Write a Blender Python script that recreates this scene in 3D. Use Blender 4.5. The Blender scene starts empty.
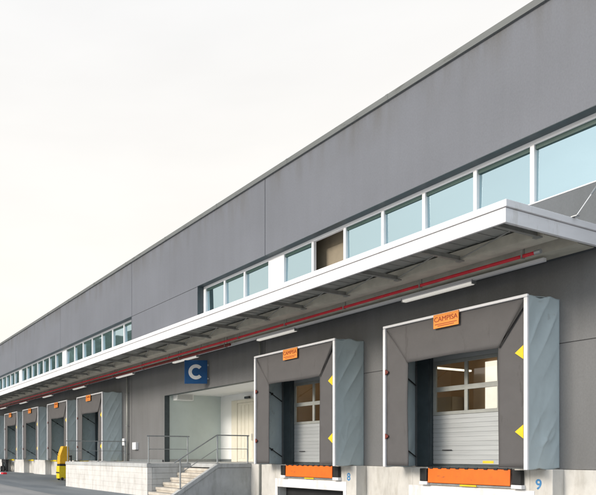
import bpy, bmesh, math, random
from mathutils import Vector, noise as mnoise
R = math.radians
S = bpy.context.scene
C = S.collection

# ------------------------------------------------------------------ camera
cam_d = bpy.data.cameras.new('camera'); cam = bpy.data.objects.new('camera', cam_d); C.objects.link(cam)
cam.location = (0, 0, 1.48)
cam.rotation_euler = (R(90), 0, math.atan2(.9054, .4245))
cam_d.sensor_width = 36; cam_d.sensor_fit = 'HORIZONTAL'
cam_d.lens = 610/596*36
cam_d.shift_x = 187/596; cam_d.shift_y = 208.1/596
cam_d.clip_start = .1; cam_d.clip_end = 6000
S.camera = cam
S.render.resolution_x = 1024; S.render.resolution_y = 850

# ------------------------------------------------------------------ sky, sun, exposure
SUN_EL, SUN_DIR = 21, Vector((-.10, -.995, 0))
w = bpy.data.worlds.new('World'); S.world = w; w.use_nodes = True
nt = w.node_tree; nt.nodes.clear()
N = nt.nodes.new; L = nt.links.new
out = N('ShaderNodeOutputWorld'); bg = N('ShaderNodeBackground'); bg.inputs['Strength'].default_value = .1
sky = N('ShaderNodeTexSky'); sky.sky_type = 'NISHITA'; sky.sun_disc = False
sky.sun_elevation = R(SUN_EL); sky.sun_rotation = math.atan2(SUN_DIR.x, SUN_DIR.y)
sky.air_density = 1.0; sky.dust_density = 2.5; sky.ozone_density = 1.5
tc = N('ShaderNodeTexCoord')
dot = N('ShaderNodeVectorMath'); dot.operation = 'DOT_PRODUCT'; dot.inputs[1].default_value = (-.72, .66, .20)
L(tc.outputs['Generated'], dot.inputs[0])
cn = N('ShaderNodeTexNoise'); cn.inputs['Scale'].default_value = 2.4; cn.inputs['Detail'].default_value = 7; cn.inputs['Roughness'].default_value = .55
mp = N('ShaderNodeMapping'); mp.inputs['Scale'].default_value = (1, 1, 2.6)
L(tc.outputs['Generated'], mp.inputs['Vector']); L(mp.outputs[0], cn.inputs['Vector'])
nm = N('ShaderNodeMath'); nm.operation = 'MULTIPLY_ADD'; nm.inputs[1].default_value = 2.0; nm.inputs[2].default_value = -1.0
L(cn.outputs[0], nm.inputs[0])
ad = N('ShaderNodeMath'); ad.operation = 'ADD'; L(dot.outputs['Value'], ad.inputs[0]); L(nm.outputs[0], ad.inputs[1])
mr = N('ShaderNodeMapRange'); mr.interpolation_type = 'SMOOTHSTEP'
mr.inputs['From Min'].default_value = -1.1; mr.inputs['From Max'].default_value = .05
mr.inputs['To Min'].default_value = .45; mr.inputs['To Max'].default_value = .985
L(ad.outputs[0], mr.inputs['Value'])
sz = N('ShaderNodeSeparateXYZ'); L(tc.outputs['Generated'], sz.inputs[0])
cr = N('ShaderNodeValToRGB')      # the cloud sheet: cream near the horizon, neutral higher up
cr.color_ramp.elements[0].position = .0; cr.color_ramp.elements[0].color = (.96, .90, .81, 1)
cr.color_ramp.elements[1].position = .60; cr.color_ramp.elements[1].color = (.885, .882, .878, 1)
e = cr.color_ramp.elements.new(.25); e.color = (.985, .945, .885, 1)
L(sz.outputs['Z'], cr.inputs[0])
cn2 = N('ShaderNodeTexNoise'); cn2.inputs['Scale'].default_value = 3.2; cn2.inputs['Detail'].default_value = 8
mp2 = N('ShaderNodeMapping'); mp2.inputs['Scale'].default_value = (1, 1, 4); mp2.inputs['Location'].default_value = (3.1, .4, 0)
L(tc.outputs['Generated'], mp2.inputs['Vector']); L(mp2.outputs[0], cn2.inputs['Vector'])
mr2 = N('ShaderNodeMapRange'); mr2.inputs['From Min'].default_value = .35; mr2.inputs['From Max'].default_value = .75
mr2.inputs['To Min'].default_value = 7.8; mr2.inputs['To Max'].default_value = 7.4
L(cn2.outputs[0], mr2.inputs['Value'])
cs = N('ShaderNodeVectorMath'); cs.operation = 'SCALE'; L(cr.outputs[0], cs.inputs[0]); L(mr2.outputs[0], cs.inputs['Scale'])
mx = N('ShaderNodeMix'); mx.data_type = 'RGBA'
L(mr.outputs[0], mx.inputs[0]); L(sky.outputs[0], mx.inputs[6]); L(cs.outputs[0], mx.inputs[7])
gm = N('ShaderNodeMapRange'); gm.interpolation_type = 'SMOOTHSTEP'; gm.inputs['From Min'].default_value = -.55; gm.inputs['From Max'].default_value = .25
L(dot.outputs['Value'], gm.inputs['Value'])
gc = N('ShaderNodeMix'); gc.data_type = 'RGBA'; gc.inputs[6].default_value = (1.30, 1.42, 1.55, 1); gc.inputs[7].default_value = (1, 1, 1, 1)
L(gm.outputs[0], gc.inputs[0])        # gain added to the unseen sky on the sun's side, for bluish fill
gx = N('ShaderNodeMix'); gx.data_type = 'RGBA'; gx.blend_type = 'MULTIPLY'; gx.inputs[0].default_value = 1
L(mx.outputs[2], gx.inputs[6]); L(gc.outputs[2], gx.inputs[7]); L(gx.outputs[2], bg.inputs['Color']); L(bg.outputs[0], out.inputs['Surface'])

sl = bpy.data.lights.new('sun', 'SUN'); sun = bpy.data.objects.new('sun', sl); C.objects.link(sun)
sl.energy = 1.7; sl.angle = R(16); sl.color = (1, .91, .80)
sd = Vector((SUN_DIR.x*math.cos(R(SUN_EL)), SUN_DIR.y*math.cos(R(SUN_EL)), math.sin(R(SUN_EL))))
sun.rotation_euler = sd.to_track_quat('Z', 'Y').to_euler()

S.view_settings.view_transform = 'Standard'; S.view_settings.look = 'None'
S.view_settings.exposure = .5; S.view_settings.gamma = 1
S.render.engine = 'CYCLES'
S.cycles.max_bounces = 8; S.cycles.diffuse_bounces = 4

# ------------------------------------------------------------------ materials
def mat(name, col, rough=.6, metal=0, var=.12, nscale=3, bump=0, bscale=40, spec=.5, emit=None, estr=0, stretch=None, col2=None, chips=None):
    m = bpy.data.materials.new(name); m.use_nodes = True
    t = m.node_tree; b = t.nodes['Principled BSDF']
    b.inputs['Roughness'].default_value = rough; b.inputs['Metallic'].default_value = metal
    b.inputs['Specular IOR Level'].default_value = spec
    tcn = t.nodes.new('ShaderNodeTexCoord'); mpn = t.nodes.new('ShaderNodeMapping')
    if stretch: mpn.inputs['Scale'].default_value = stretch
    t.links.new(tcn.outputs['Object'], mpn.inputs['Vector'])
    n = t.nodes.new('ShaderNodeTexNoise'); n.inputs['Scale'].default_value = nscale; n.inputs['Detail'].default_value = 8; n.inputs['Roughness'].default_value = .62
    t.links.new(mpn.outputs[0], n.inputs['Vector'])
    mr_ = t.nodes.new('ShaderNodeMapRange'); mr_.inputs['From Min'].default_value = .3; mr_.inputs['From Max'].default_value = .7
    t.links.new(n.outputs[0], mr_.inputs['Value'])
    mi = t.nodes.new('ShaderNodeMix'); mi.data_type = 'RGBA'
    c2 = col2 or [min(1, c*(1+var)) for c in col]; c1 = [c*(1-var) for c in col]
    mi.inputs[6].default_value = (*c1, 1); mi.inputs[7].default_value = (*c2, 1)
    t.links.new(mr_.outputs[0], mi.inputs[0]); t.links.new(mi.outputs[2], b.inputs['Base Color'])
    if chips:      # worn spots: (colour, threshold, scale, stretch, strength)
        m3 = t.nodes.new('ShaderNodeMapping'); m3.inputs['Scale'].default_value = chips[3]; t.links.new(tcn.outputs['Object'], m3.inputs['Vector'])
        n3 = t.nodes.new('ShaderNodeTexNoise'); n3.inputs['Scale'].default_value = chips[2]; n3.inputs['Detail'].default_value = 10; n3.inputs['Roughness'].default_value = .7
        t.links.new(m3.outputs[0], n3.inputs['Vector'])
        r3 = t.nodes.new('ShaderNodeMapRange'); r3.inputs['From Min'].default_value = chips[1]; r3.inputs['From Max'].default_value = chips[1]+.06; r3.inputs['To Max'].default_value = chips[4]
        t.links.new(n3.outputs[0], r3.inputs['Value'])
        x3 = t.nodes.new('ShaderNodeMix'); x3.data_type = 'RGBA'; x3.inputs[7].default_value = (*chips[0], 1)
        t.links.new(r3.outputs[0], x3.inputs[0]); t.links.new(mi.outputs[2], x3.inputs[6]); t.links.new(x3.outputs[2], b.inputs['Base Color'])
    mrr = t.nodes.new('ShaderNodeMapRange'); mrr.inputs['To Min'].default_value = max(0.02, rough-.08); mrr.inputs['To Max'].default_value = min(1, rough+.1)
    t.links.new(n.outputs[0], mrr.inputs['Value']); t.links.new(mrr.outputs[0], b.inputs['Roughness'])
    if bump:
        n2 = t.nodes.new('ShaderNodeTexNoise'); n2.inputs['Scale'].default_value = bscale; n2.inputs['Detail'].default_value = 5
        t.links.new(tcn.outputs['Object'], n2.inputs['Vector'])
        bp = t.nodes.new('ShaderNodeBump'); bp.inputs['Strength'].default_value = bump; bp.inputs['Distance'].default_value = .02
        t.links.new(n2.outputs[0], bp.inputs['Height']); t.links.new(bp.outputs[0], b.inputs['Normal'])
    if emit:
        b.inputs['Emission Color'].default_value = (*emit, 1); b.inputs['Emission Strength'].default_value = estr
    return m

def wall_paint(name, col, streak=.10, top_dark=0):
    """smooth painted precast panel: cast ribs a few cm apart, rain streaks and large faint blotches"""
    m = bpy.data.materials.new(name); m.use_nodes = True; t = m.node_tree; b = t.nodes['Principled BSDF']; b.inputs['Roughness'].default_value = .62
    tcn = t.nodes.new('ShaderNodeTexCoord')
    def nz(scale, vec, det=6):
        mpn = t.nodes.new('ShaderNodeMapping'); mpn.inputs['Scale'].default_value = vec
        t.links.new(tcn.outputs['Object'], mpn.inputs['Vector'])
        n = t.nodes.new('ShaderNodeTexNoise'); n.inputs['Scale'].default_value = scale; n.inputs['Detail'].default_value = det
        t.links.new(mpn.outputs[0], n.inputs['Vector']); return n
    a = nz(.35, (1, 1, 1), 4); s = nz(3.5, (1, 1, .10), 8); g = nz(55, (1, 1, 1), 3)
    def mix(fac, ca, cb, lo=.35, hi=.65):
        r_ = t.nodes.new('ShaderNodeMapRange'); r_.inputs['From Min'].default_value = lo; r_.inputs['From Max'].default_value = hi
        t.links.new(fac.outputs[0], r_.inputs['Value'])
        q = t.nodes.new('ShaderNodeMix'); q.data_type = 'RGBA'; t.links.new(r_.outputs[0], q.inputs[0])
        for k, c in ((6, ca), (7, cb)):
            if isinstance(c, tuple): q.inputs[k].default_value = (*c, 1)
            else: t.links.new(c, q.inputs[k])
        return q.outputs[2]
    c0 = tuple(c*.94 for c in col); c1 = tuple(min(1, c*1.05) for c in col)
    base = mix(a, c0, c1)
    if top_dark:      # noise streaks, darker towards the top edge
        sx = t.nodes.new('ShaderNodeSeparateXYZ'); t.links.new(tcn.outputs['Object'], sx.inputs[0])
        zr = t.nodes.new('ShaderNodeMapRange'); zr.inputs['From Min'].default_value = top_dark-1.3; zr.inputs['From Max'].default_value = top_dark; t.links.new(sx.outputs['Z'], zr.inputs['Value'])
        dn = nz(2.2, (1, 1, .16), 9); dr = t.nodes.new('ShaderNodeMapRange'); dr.inputs['From Min'].default_value = .42; dr.inputs['From Max'].default_value = .68; dr.inputs['To Max'].default_value = .65; t.links.new(dn.outputs[0], dr.inputs['Value'])
        dm = t.nodes.new('ShaderNodeMath'); dm.operation = 'MULTIPLY'; t.links.new(zr.outputs[0], dm.inputs[0]); t.links.new(dr.outputs[0], dm.inputs[1])
        de = t.nodes.new('ShaderNodeMix'); de.data_type = 'RGBA'; de.inputs[7].default_value = (.085, .08, .07, 1); t.links.new(dm.outputs[0], de.inputs[0]); t.links.new(base, de.inputs[6]); base = de.outputs[2]
    st = t.nodes.new('ShaderNodeMix'); st.data_type = 'RGBA'; st.blend_type = 'MULTIPLY'; st.inputs[0].default_value = 1
    t.links.new(base, st.inputs[6]); sk = mix(s, (1-streak, 1-streak, 1-streak*1.1), (1.0, 1.0, 1.0), .32, .6); t.links.new(sk, st.inputs[7])
    gr = t.nodes.new('ShaderNodeMix'); gr.data_type = 'RGBA'; gr.blend_type = 'MULTIPLY'; gr.inputs[0].default_value = 1
    t.links.new(st.outputs[2], gr.inputs[6]); t.links.new(mix(nz(38, (1, 1, .5), 5), (.94, .94, .94), (1.03, 1.03, 1.03), .35, .65), gr.inputs[7]); t.links.new(gr.outputs[2], b.inputs['Base Color'])
    wv = t.nodes.new('ShaderNodeTexWave'); wv.inputs['Scale'].default_value = 1.6; wv.inputs['Distortion'].default_value = .15; wv.bands_direction = 'X'
    t.links.new(tcn.outputs['Object'], wv.inputs['Vector'])
    ma = t.nodes.new('ShaderNodeMath'); ma.operation = 'MULTIPLY_ADD'; ma.inputs[1].default_value = .35
    t.links.new(wv.outputs['Fac'], ma.inputs[0]); t.links.new(g.outputs[0], ma.inputs[2])
    bp = t.nodes.new('ShaderNodeBump'); bp.inputs['Strength'].default_value = .22; bp.inputs['Distance'].default_value = .015
    t.links.new(ma.outputs[0], bp.inputs['Height']); t.links.new(bp.outputs[0], b.inputs['Normal'])
    return m

def concrete(name, col, stain=.35):
    m = bpy.data.materials.new(name); m.use_nodes = True; t = m.node_tree; b = t.nodes['Principled BSDF']; b.inputs['Roughness'].default_value = .85
    tcn = t.nodes.new('ShaderNodeTexCoord')
    def nz(scale, vec, det):
        mpn = t.nodes.new('ShaderNodeMapping'); mpn.inputs['Scale'].default_value = vec
        t.links.new(tcn.outputs['Object'], mpn.inputs['Vector'])
        n = t.nodes.new('ShaderNodeTexNoise'); n.inputs['Scale'].default_value = scale; n.inputs['Detail'].default_value = det; n.inputs['Roughness'].default_value = .65
        t.links.new(mpn.outputs[0], n.inputs['Vector'])
        return n
    a = nz(1.6, (1, 1, .8), 9); s = nz(5, (1, 1, .25), 8); g = nz(70, (1, 1, 1), 4)
    cr_ = t.nodes.new('ShaderNodeValToRGB'); e0, e1 = cr_.color_ramp.elements
    e0.position = .33; e0.color = (*[c*(1-stain) for c in col], 1); e1.position = .62; e1.color = (*[min(1, c*1.06) for c in col], 1)
    t.links.new(a.outputs[0], cr_.inputs[0])
    cr2 = t.nodes.new('ShaderNodeValToRGB'); f0, f1 = cr2.color_ramp.elements
    f0.position = .36; f0.color = (.68, .66, .62, 1); f1.position = .52; f1.color = (1, 1, 1, 1)
    t.links.new(s.outputs[0], cr2.inputs[0])
    q = t.nodes.new('ShaderNodeMix'); q.data_type = 'RGBA'; q.blend_type = 'MULTIPLY'; q.inputs[0].default_value = .5
    t.links.new(cr_.outputs[0], q.inputs[6]); t.links.new(cr2.outputs[0], q.inputs[7]); t.links.new(q.outputs[2], b.inputs['Base Color'])
    bp = t.nodes.new('ShaderNodeBump'); bp.inputs['Strength'].default_value = .35; bp.inputs['Distance'].default_value = .01
    t.links.new(g.outputs[0], bp.inputs['Height']); t.links.new(bp.outputs[0], b.inputs['Normal'])
    return m

def asphalt(name, col, col2, patchy=.3):
    m = bpy.data.materials.new(name); m.use_nodes = True; t = m.node_tree; b = t.nodes['Principled BSDF']
    tcn = t.nodes.new('ShaderNodeTexCoord')
    mpn = t.nodes.new('ShaderNodeMapping'); mpn.inputs['Scale'].default_value = (.35, 1.3, 1); mpn.inputs['Rotation'].default_value = (0, 0, R(-12))
    t.links.new(tcn.outputs['Object'], mpn.inputs['Vector'])
    n = t.nodes.new('ShaderNodeTexNoise'); n.inputs['Scale'].default_value = .55; n.inputs['Detail'].default_value = 9; t.links.new(mpn.outputs[0], n.inputs['Vector'])
    g = t.nodes.new('ShaderNodeTexNoise'); g.inputs['Scale'].default_value = 60; g.inputs['Detail'].default_value = 3; t.links.new(tcn.outputs['Object'], g.inputs['Vector'])
    cr_ = t.nodes.new('ShaderNodeValToRGB'); e0, e1 = cr_.color_ramp.elements
    e0.position = .36; e0.color = (*col, 1); e1.position = .62; e1.color = (*col2, 1); t.links.new(n.outputs[0], cr_.inputs[0])
    q = t.nodes.new('ShaderNodeMix'); q.data_type = 'RGBA'; q.blend_type = 'MULTIPLY'; q.inputs[0].default_value = patchy
    t.links.new(cr_.outputs[0], q.inputs[6]); t.links.new(g.outputs['Color'], q.inputs[7]); 
    t.links.new(q.outputs[2], b.inputs['Base Color'])
    mr_ = t.nodes.new('ShaderNodeMapRange'); mr_.inputs['To Min'].default_value = .5; mr_.inputs['To Max'].default_value = .85
    t.links.new(n.outputs[0], mr_.inputs['Value']); t.links.new(mr_.outputs[0], b.inputs['Roughness'])
    bp = t.nodes.new('ShaderNodeBump'); bp.inputs['Strength'].default_value = .5; bp.inputs['Distance'].default_value = .008
    t.links.new(g.outputs[0], bp.inputs['Height']); t.links.new(bp.outputs[0], b.inputs['Normal'])
    return m

def coated_glass(name, tint, dark, k):
    """solar-control glass: a reflective coating over a dark body"""
    m = bpy.data.materials.new(name); m.use_nodes = True; t = m.node_tree; t.nodes.clear()
    o = t.nodes.new('ShaderNodeOutputMaterial'); gl = t.nodes.new('ShaderNodeBsdfGlossy'); df = t.nodes.new('ShaderNodeBsdfPrincipled'); mi = t.nodes.new('ShaderNodeMixShader')
    gl.inputs['Roughness'].default_value = .015; gl.inputs['Color'].default_value = (*tint, 1)
    df.inputs['Base Color'].default_value = (*dark, 1); df.inputs['Roughness'].default_value = .4
    tcn = t.nodes.new('ShaderNodeTexCoord'); n = t.nodes.new('ShaderNodeTexNoise'); n.inputs['Scale'].default_value = 1.1; n.inputs['Detail'].default_value = 1
    t.links.new(tcn.outputs['Object'], n.inputs['Vector'])
    bp = t.nodes.new('ShaderNodeBump'); bp.inputs['Strength'].default_value = .10; bp.inputs['Distance'].default_value = .02
    t.links.new(n.outputs[0], bp.inputs['Height']); t.links.new(bp.outputs[0], gl.inputs['Normal'])
    mi.inputs[0].default_value = k
    t.links.new(df.outputs[0], mi.inputs[1]); t.links.new(gl.outputs[0], mi.inputs[2]); t.links.new(mi.outputs[0], o.inputs['Surface'])
    return m

def clear_glass(name):
    m = bpy.data.materials.new(name); m.use_nodes = True; t = m.node_tree; t.nodes.clear()
    o = t.nodes.new('ShaderNodeOutputMaterial'); gl = t.nodes.new('ShaderNodeBsdfGlossy'); tr = t.nodes.new('ShaderNodeBsdfTransparent'); mi = t.nodes.new('ShaderNodeMixShader')
    lw = t.nodes.new('ShaderNodeLayerWeight'); lw.inputs[0].default_value = .3; fr = t.nodes.new('ShaderNodeMath'); fr.operation = 'MULTIPLY_ADD'; fr.inputs[1].default_value = .35; fr.inputs[2].default_value = .03; t.links.new(lw.outputs['Facing'], fr.inputs[0])
    n = t.nodes.new('ShaderNodeTexNoise'); n.inputs['Scale'].default_value = 3
    mr_ = t.nodes.new('ShaderNodeMapRange'); mr_.inputs['To Min'].default_value = .01; mr_.inputs['To Max'].default_value = .05
    t.links.new(n.outputs[0], mr_.inputs['Value']); t.links.new(mr_.outputs[0], gl.inputs['Roughness'])
    tr.inputs[0].default_value = (.86, .86, .82, 1)
    t.links.new(fr.outputs[0], mi.inputs[0]); t.links.new(tr.outputs[0], mi.inputs[1]); t.links.new(gl.outputs[0], mi.inputs[2]); t.links.new(mi.outputs[0], o.inputs['Surface'])
    return m

M = dict(
    upper=wall_paint('painted upper panel', (.146, .156, .182), .04, 11.35),
    lower=wall_paint('painted lower panel', (.170, .171, .175), .10),
    spandrel=wall_paint('slate painted spandrel', (.115, .128, .142), .12),
    joint=mat('joint sealant', (.10, .10, .105), .9),
    trim=mat('grey roof flashing', (.135, .145, .145), .6, 0, .1, 2, stretch=(.3, 1, 1), chips=((.07, .075, .07), .56, 3, (.6, 2, 3), .6)),
    refl_strip=mat('dark green painted reflection', (.035, .075, .065), .4, 0, .1, 4),  # colour of the soffit's dark reflection, painted on a strip
    white=mat('white coated metal', (.80, .80, .82), .35, 0, .04, 1.2, stretch=(.3, 1, 3)),
    fascia=mat('white fascia sheet', (.82, .81, .83), .4, 0, .05, 1.0, stretch=(.4, 1, 4), chips=((.58, .56, .53), .57, 2.2, (1.6, 1, .35), .45)),
    soffit=mat('olive grey soffit board', (.56, .53, .45), .7, 0, .18, 2.5),
    deck=mat('grey canopy deck', (.37, .37, .35), .65, 0, .14, 2),
    rib=mat('galvanised rib', (.34, .34, .32), .5, .4, .2, 6),
    red=mat('red sprinkler pipe', (.72, .025, .045), .35, 0, .15, 4),
    redold=mat('dull red pipe', (.25, .04, .035), .5, 0, .2, 4),
    glassw=coated_glass('pale blue coated window glass', (.55, .71, .77), (.03, .075, .06), .86),
    glassc=clear_glass('clear door glass'),
    cloth=mat('grey blue tarpaulin', (.52, .60, .62), .5, 0, .06, 2.2, .2, 120, chips=((.34, .36, .35), .61, 2.6, (1, 1, .7), .4)),
    pad=mat('dark grey shelter curtain', (.108, .103, .104), .75, 0, .08, 3.2, .35, 160, chips=((.055, .05, .048), .58, 1.8, (2.2, 1, .45), .35)),
    seam=mat('black rubber', (.012, .012, .013), .6, 0, .3, 8),
    yellow=mat('yellow marking', (.78, .58, .01), .5, 0, .08, 8),
    darkred=mat('dark red reflector', (.16, .03, .02), .4, 0, .2, 8),
    badge=mat('orange badge', (.85, .30, .05), .5, 0, .06, 6),
    badgetext=mat('red brown lettering', (.35, .04, .01), .5),
    orange=mat('orange painted steel lip', (.82, .155, .006), .55, 0, .12, 5, .15, 60, stretch=(1, 1, .5), chips=((.16, .07, .03), .60, 7, (.7, 1, 2.2), .75)),
    steel=mat('worn galvanised steel', (.42, .43, .44), .4, .7, .2, 8),
    railm=mat('grey steel rail', (.34, .36, .37), .4, .6, .15, 8),
    conc=concrete('pale concrete', (.64, .62, .585), .12),
    concp=concrete('near white concrete', (.68, .665, .645), .12),
    concd=concrete('grey concrete', (.50, .51, .51), .16),
    tread=concrete('warm concrete tread', (.62, .57, .50), .2),
    doorp=mat('silver door panel', (.50, .52, .53), .38, .35, .08, 3, stretch=(.2, 1, 3)),
    doorg=mat('grey green door panel', (.19, .24, .235), .5, .1, .1, 3),
    frame=mat('dark shade lining', (.045, .062, .07), .5, 0, .2, 5),
    lightrail=mat('grey door rail', (.36, .37, .35), .45, .2, .1, 6),
    recess=mat('pale green grey render', (.58, .65, .63), .8, 0, .05, 1.2),
    ceil=mat('off white ceiling', (.87, .88, .88), .8, 0, .04, 1),
    cream=mat('cream door', (.78, .74, .63), .5, 0, .05, 2),
    blue=mat('blue sign board', (.004, .075, .235), .4, 0, .1, 4),
    sgnw=mat('white sign letter', (.82, .82, .82), .5, 0, .02, 4),
    bluenum=mat('blue stencil paint', (.05, .22, .46), .7, 0, .2, 30, chips=((.6, .58, .55), .57, 14, (1, 1, 1), .7)),
    tan=mat('tan inner wall', (.40, .28, .175), .8, 0, .12, 1.0),
    inner=mat('brown inner face', (.26, .22, .16), .8, 0, .2, 1.5),
    tube=mat('lit tube', (.9, .9, .85), .5, emit=(1, .93, .80), estr=1.3),
    hall=mat('added hall fill light', (.9, .9, .85), .5, emit=(1, .88, .70), estr=14),  # unseen emitter, added as fill for the room
    dayopen=mat('lit translucent panel', (.9, .9, .9), .5, emit=(1, .93, .86), estr=1.0),
    lens=mat('lamp cover', (.90, .89, .84), .35, 0, .03, 3, emit=(1, .95, .86), estr=.28),
    machine=mat('orange yellow machine paint', (.80, .42, .01), .4, 0, .1, 5),
    black=mat('black plastic', (.02, .02, .022), .5, 0, .2, 5),
    stickr=mat('yellow sticker', (.80, .55, .03), .5),
    asph=asphalt('worn asphalt', (.25, .262, .275), (.34, .345, .35)),
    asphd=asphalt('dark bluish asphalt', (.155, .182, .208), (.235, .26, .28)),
    hill=mat('wooded hill', (.055, .085, .06), .9, 0, .4, .02, col2=(.16, .20, .17)),
)

# ------------------------------------------------------------------ helpers
def tag(o, label=None, cat=None, group=None, kind=None):
    if label: o['label'] = label
    if cat: o['category'] = cat
    if group: o['group'] = group
    if kind: o['kind'] = kind
    return o
def thing(name, label, cat, loc=(0, 0, 0), group=None):
    o = bpy.data.objects.new(name, None); C.objects.link(o); o.location = loc; o.empty_display_size = .3
    return tag(o, label, cat, group)
class MB:
    def __init__(s): s.b = bmesh.new()
    def box(s, x0, x1, y0, y1, z0, z1):
        v = [s.b.verts.new(p) for p in ((x0, y0, z0), (x1, y0, z0), (x1, y1, z0), (x0, y1, z0), (x0, y0, z1), (x1, y0, z1), (x1, y1, z1), (x0, y1, z1))]
        for f in ((0, 3, 2, 1), (4, 5, 6, 7), (0, 1, 5, 4), (1, 2, 6, 5), (2, 3, 7, 6), (3, 0, 4, 7)): s.b.faces.new([v[i] for i in f])
        return s
    def prism(s, pts, axis, a, b):
        """polygon pts in the plane normal to axis, extruded a..b"""
        def P(p, t): return {'x': (t, p[0], p[1]), 'y': (p[0], t, p[1]), 'z': (p[0], p[1], t)}[axis]
        lo = [s.b.verts.new(P(p, a)) for p in pts]; hi = [s.b.verts.new(P(p, b)) for p in pts]; n = len(pts)
        s.b.faces.new(lo); s.b.faces.new(hi[::-1])
        for i in range(n): s.b.faces.new((lo[i], hi[i], hi[(i+1) % n], lo[(i+1) % n]))
        return s
    def tube(s, pts, r, seg=10):
        pts = [Vector(p) for p in pts]; rings = []
        for i, p in enumerate(pts):
            d = (pts[min(i+1, len(pts)-1)]-pts[max(i-1, 0)]).normalized()
            up = Vector((0, 0, 1)) if abs(d.z) < .95 else Vector((1, 0, 0))
            a = d.cross(up).normalized(); b = d.cross(a).normalized()
            rings.append([s.b.verts.new(p+a*math.cos(2*math.pi*k/seg)*r+b*math.sin(2*math.pi*k/seg)*r) for k in range(seg)])
        for q in range(len(rings)-1):
            for k in range(seg): s.b.faces.new((rings[q][k], rings[q][(k+1) % seg], rings[q+1][(k+1) % seg], rings[q+1][k]))
        s.b.faces.new(rings[0]); s.b.faces.new(rings[-1][::-1]); return s
    def grid(s, f, nu, nv):
        g = [[s.b.verts.new(f(i/nu, j/nv)) for j in range(nv+1)] for i in range(nu+1)]
        for i in range(nu):
            for j in range(nv): s.b.faces.new((g[i][j], g[i+1][j], g[i+1][j+1], g[i][j+1]))
        return s
    def build(s, name, m, parent=None, bevel=0, smooth=False, solid=0):
        bmesh.ops.recalc_face_normals(s.b, faces=s.b.faces)
        me = bpy.data.meshes.new(name); s.b.to_mesh(me); s.b.free(); me.materials.append(M[m])
        if smooth:
            for p in me.polygons: p.use_smooth = True
        o = bpy.data.objects.new(name, me); C.objects.link(o)
        if parent: o.parent = parent
        if solid: q = o.modifiers.new('thickness', 'SOLIDIFY'); q.thickness = solid
        if bevel: q = o.modifiers.new('bevel', 'BEVEL'); q.width = bevel; q.segments = 2; q.limit_method = 'ANGLE'
        return o
def panels(mb, x0, x1, z0, z1, y0, y1, holes):
    """a slab with rectangular holes, cut into boxes column by column"""
    xs = sorted({x0, x1, *[min(max(h[i], x0), x1) for h in holes for i in (0, 1)]})
    for a, b in zip(xs, xs[1:]):
        if b-a < 1e-5: continue
        c = (a+b)/2; zs = sorted([(h[2], h[3]) for h in holes if h[0] < c < h[1]]); z = z0
        for lo, hi in zs:
            if lo > z+1e-5: mb.box(a, b, y0, y1, z, min(lo, z1))
            z = max(z, hi)
        if z < z1-1e-5: mb.box(a, b, y0, y1, z, z1)
def text(body, size, depth, name, m, parent, loc, rot=(R(90), 0, 0), xs=1, bold=0):
    cu = bpy.data.curves.new(name, 'FONT'); cu.body = body; cu.size = size; cu.extrude = depth; cu.align_x = 'CENTER'; cu.align_y = 'CENTER'; cu.offset = bold
    t = bpy.data.objects.new('tmp', cu); C.objects.link(t); bpy.context.view_layer.update()
    me = bpy.data.meshes.new_from_object(t.evaluated_get(bpy.context.evaluated_depsgraph_get())); bpy.data.objects.remove(t)
    me.materials.clear(); me.materials.append(M[m])
    for v in me.vertices: v.co.x *= xs
    o = bpy.data.objects.new(name, me); C.objects.link(o); o.parent = parent; o.location = loc; o.rotation_euler = rot
    return o

W = 13.95                      # outer face of the facade
JX = [-6.8-10.25*k for k in range(8)]
DOCKS = [-9.34, -14.44, -30.10, -35.16, -40.45, -45.35, -50.5, -55.6]
XR, XL = 4.0, -78.0

# ------------------------------------------------------------------ ground
def gz(x): return 0 if x > -30 else (.2*(-30-x)/8 if x > -38 else .2)
mb = MB()
xs = [-2500, -400, -120, -78, -38, -30, -10, 10, 120, 400, 2500]; ys = [-2500, -400, -60, 0, 13.9, 60, 400, 2500]
v = {}
for i, x in enumerate(xs):
    for j, y in enumerate(ys): v[i, j] = mb.b.verts.new((x, y, gz(x)))
for i in range(len(xs)-1):
    for j in range(len(ys)-1): mb.b.faces.new((v[i, j], v[i+1, j], v[i+1, j+1], v[i, j+1]))
tag(mb.build('ground', 'asph'), 'worn grey asphalt yard in front of the docks', kind='structure')
mb = MB()
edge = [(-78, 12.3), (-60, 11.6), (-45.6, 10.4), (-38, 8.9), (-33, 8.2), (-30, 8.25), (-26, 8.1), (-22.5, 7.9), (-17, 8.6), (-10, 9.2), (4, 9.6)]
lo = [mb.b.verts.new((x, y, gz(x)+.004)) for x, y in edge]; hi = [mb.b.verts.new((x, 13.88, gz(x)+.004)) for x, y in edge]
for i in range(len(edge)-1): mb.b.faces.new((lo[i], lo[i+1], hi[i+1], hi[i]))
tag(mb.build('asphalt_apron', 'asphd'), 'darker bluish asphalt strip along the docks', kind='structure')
mb = MB()
for off, wd in ((0, .14), (1.7, .10)):
    pts = [(-47, 8.6-off), (-38, 6.8-off), (-30, 5.9-off), (-22, 5.5-off), (-14, 6.2-off)]
    a = [mb.b.verts.new((x, y, gz(x)+.004)) for x, y in pts]; b = [mb.b.verts.new((x, y+wd, gz(x)+.004)) for x, y in pts]
    for i in range(4): mb.b.faces.new((a[i], a[i+1], b[i+1], b[i]))
tag(mb.build('asphalt_seam', 'asphd'), 'dark sealed seams crossing the yard', kind='structure')

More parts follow.
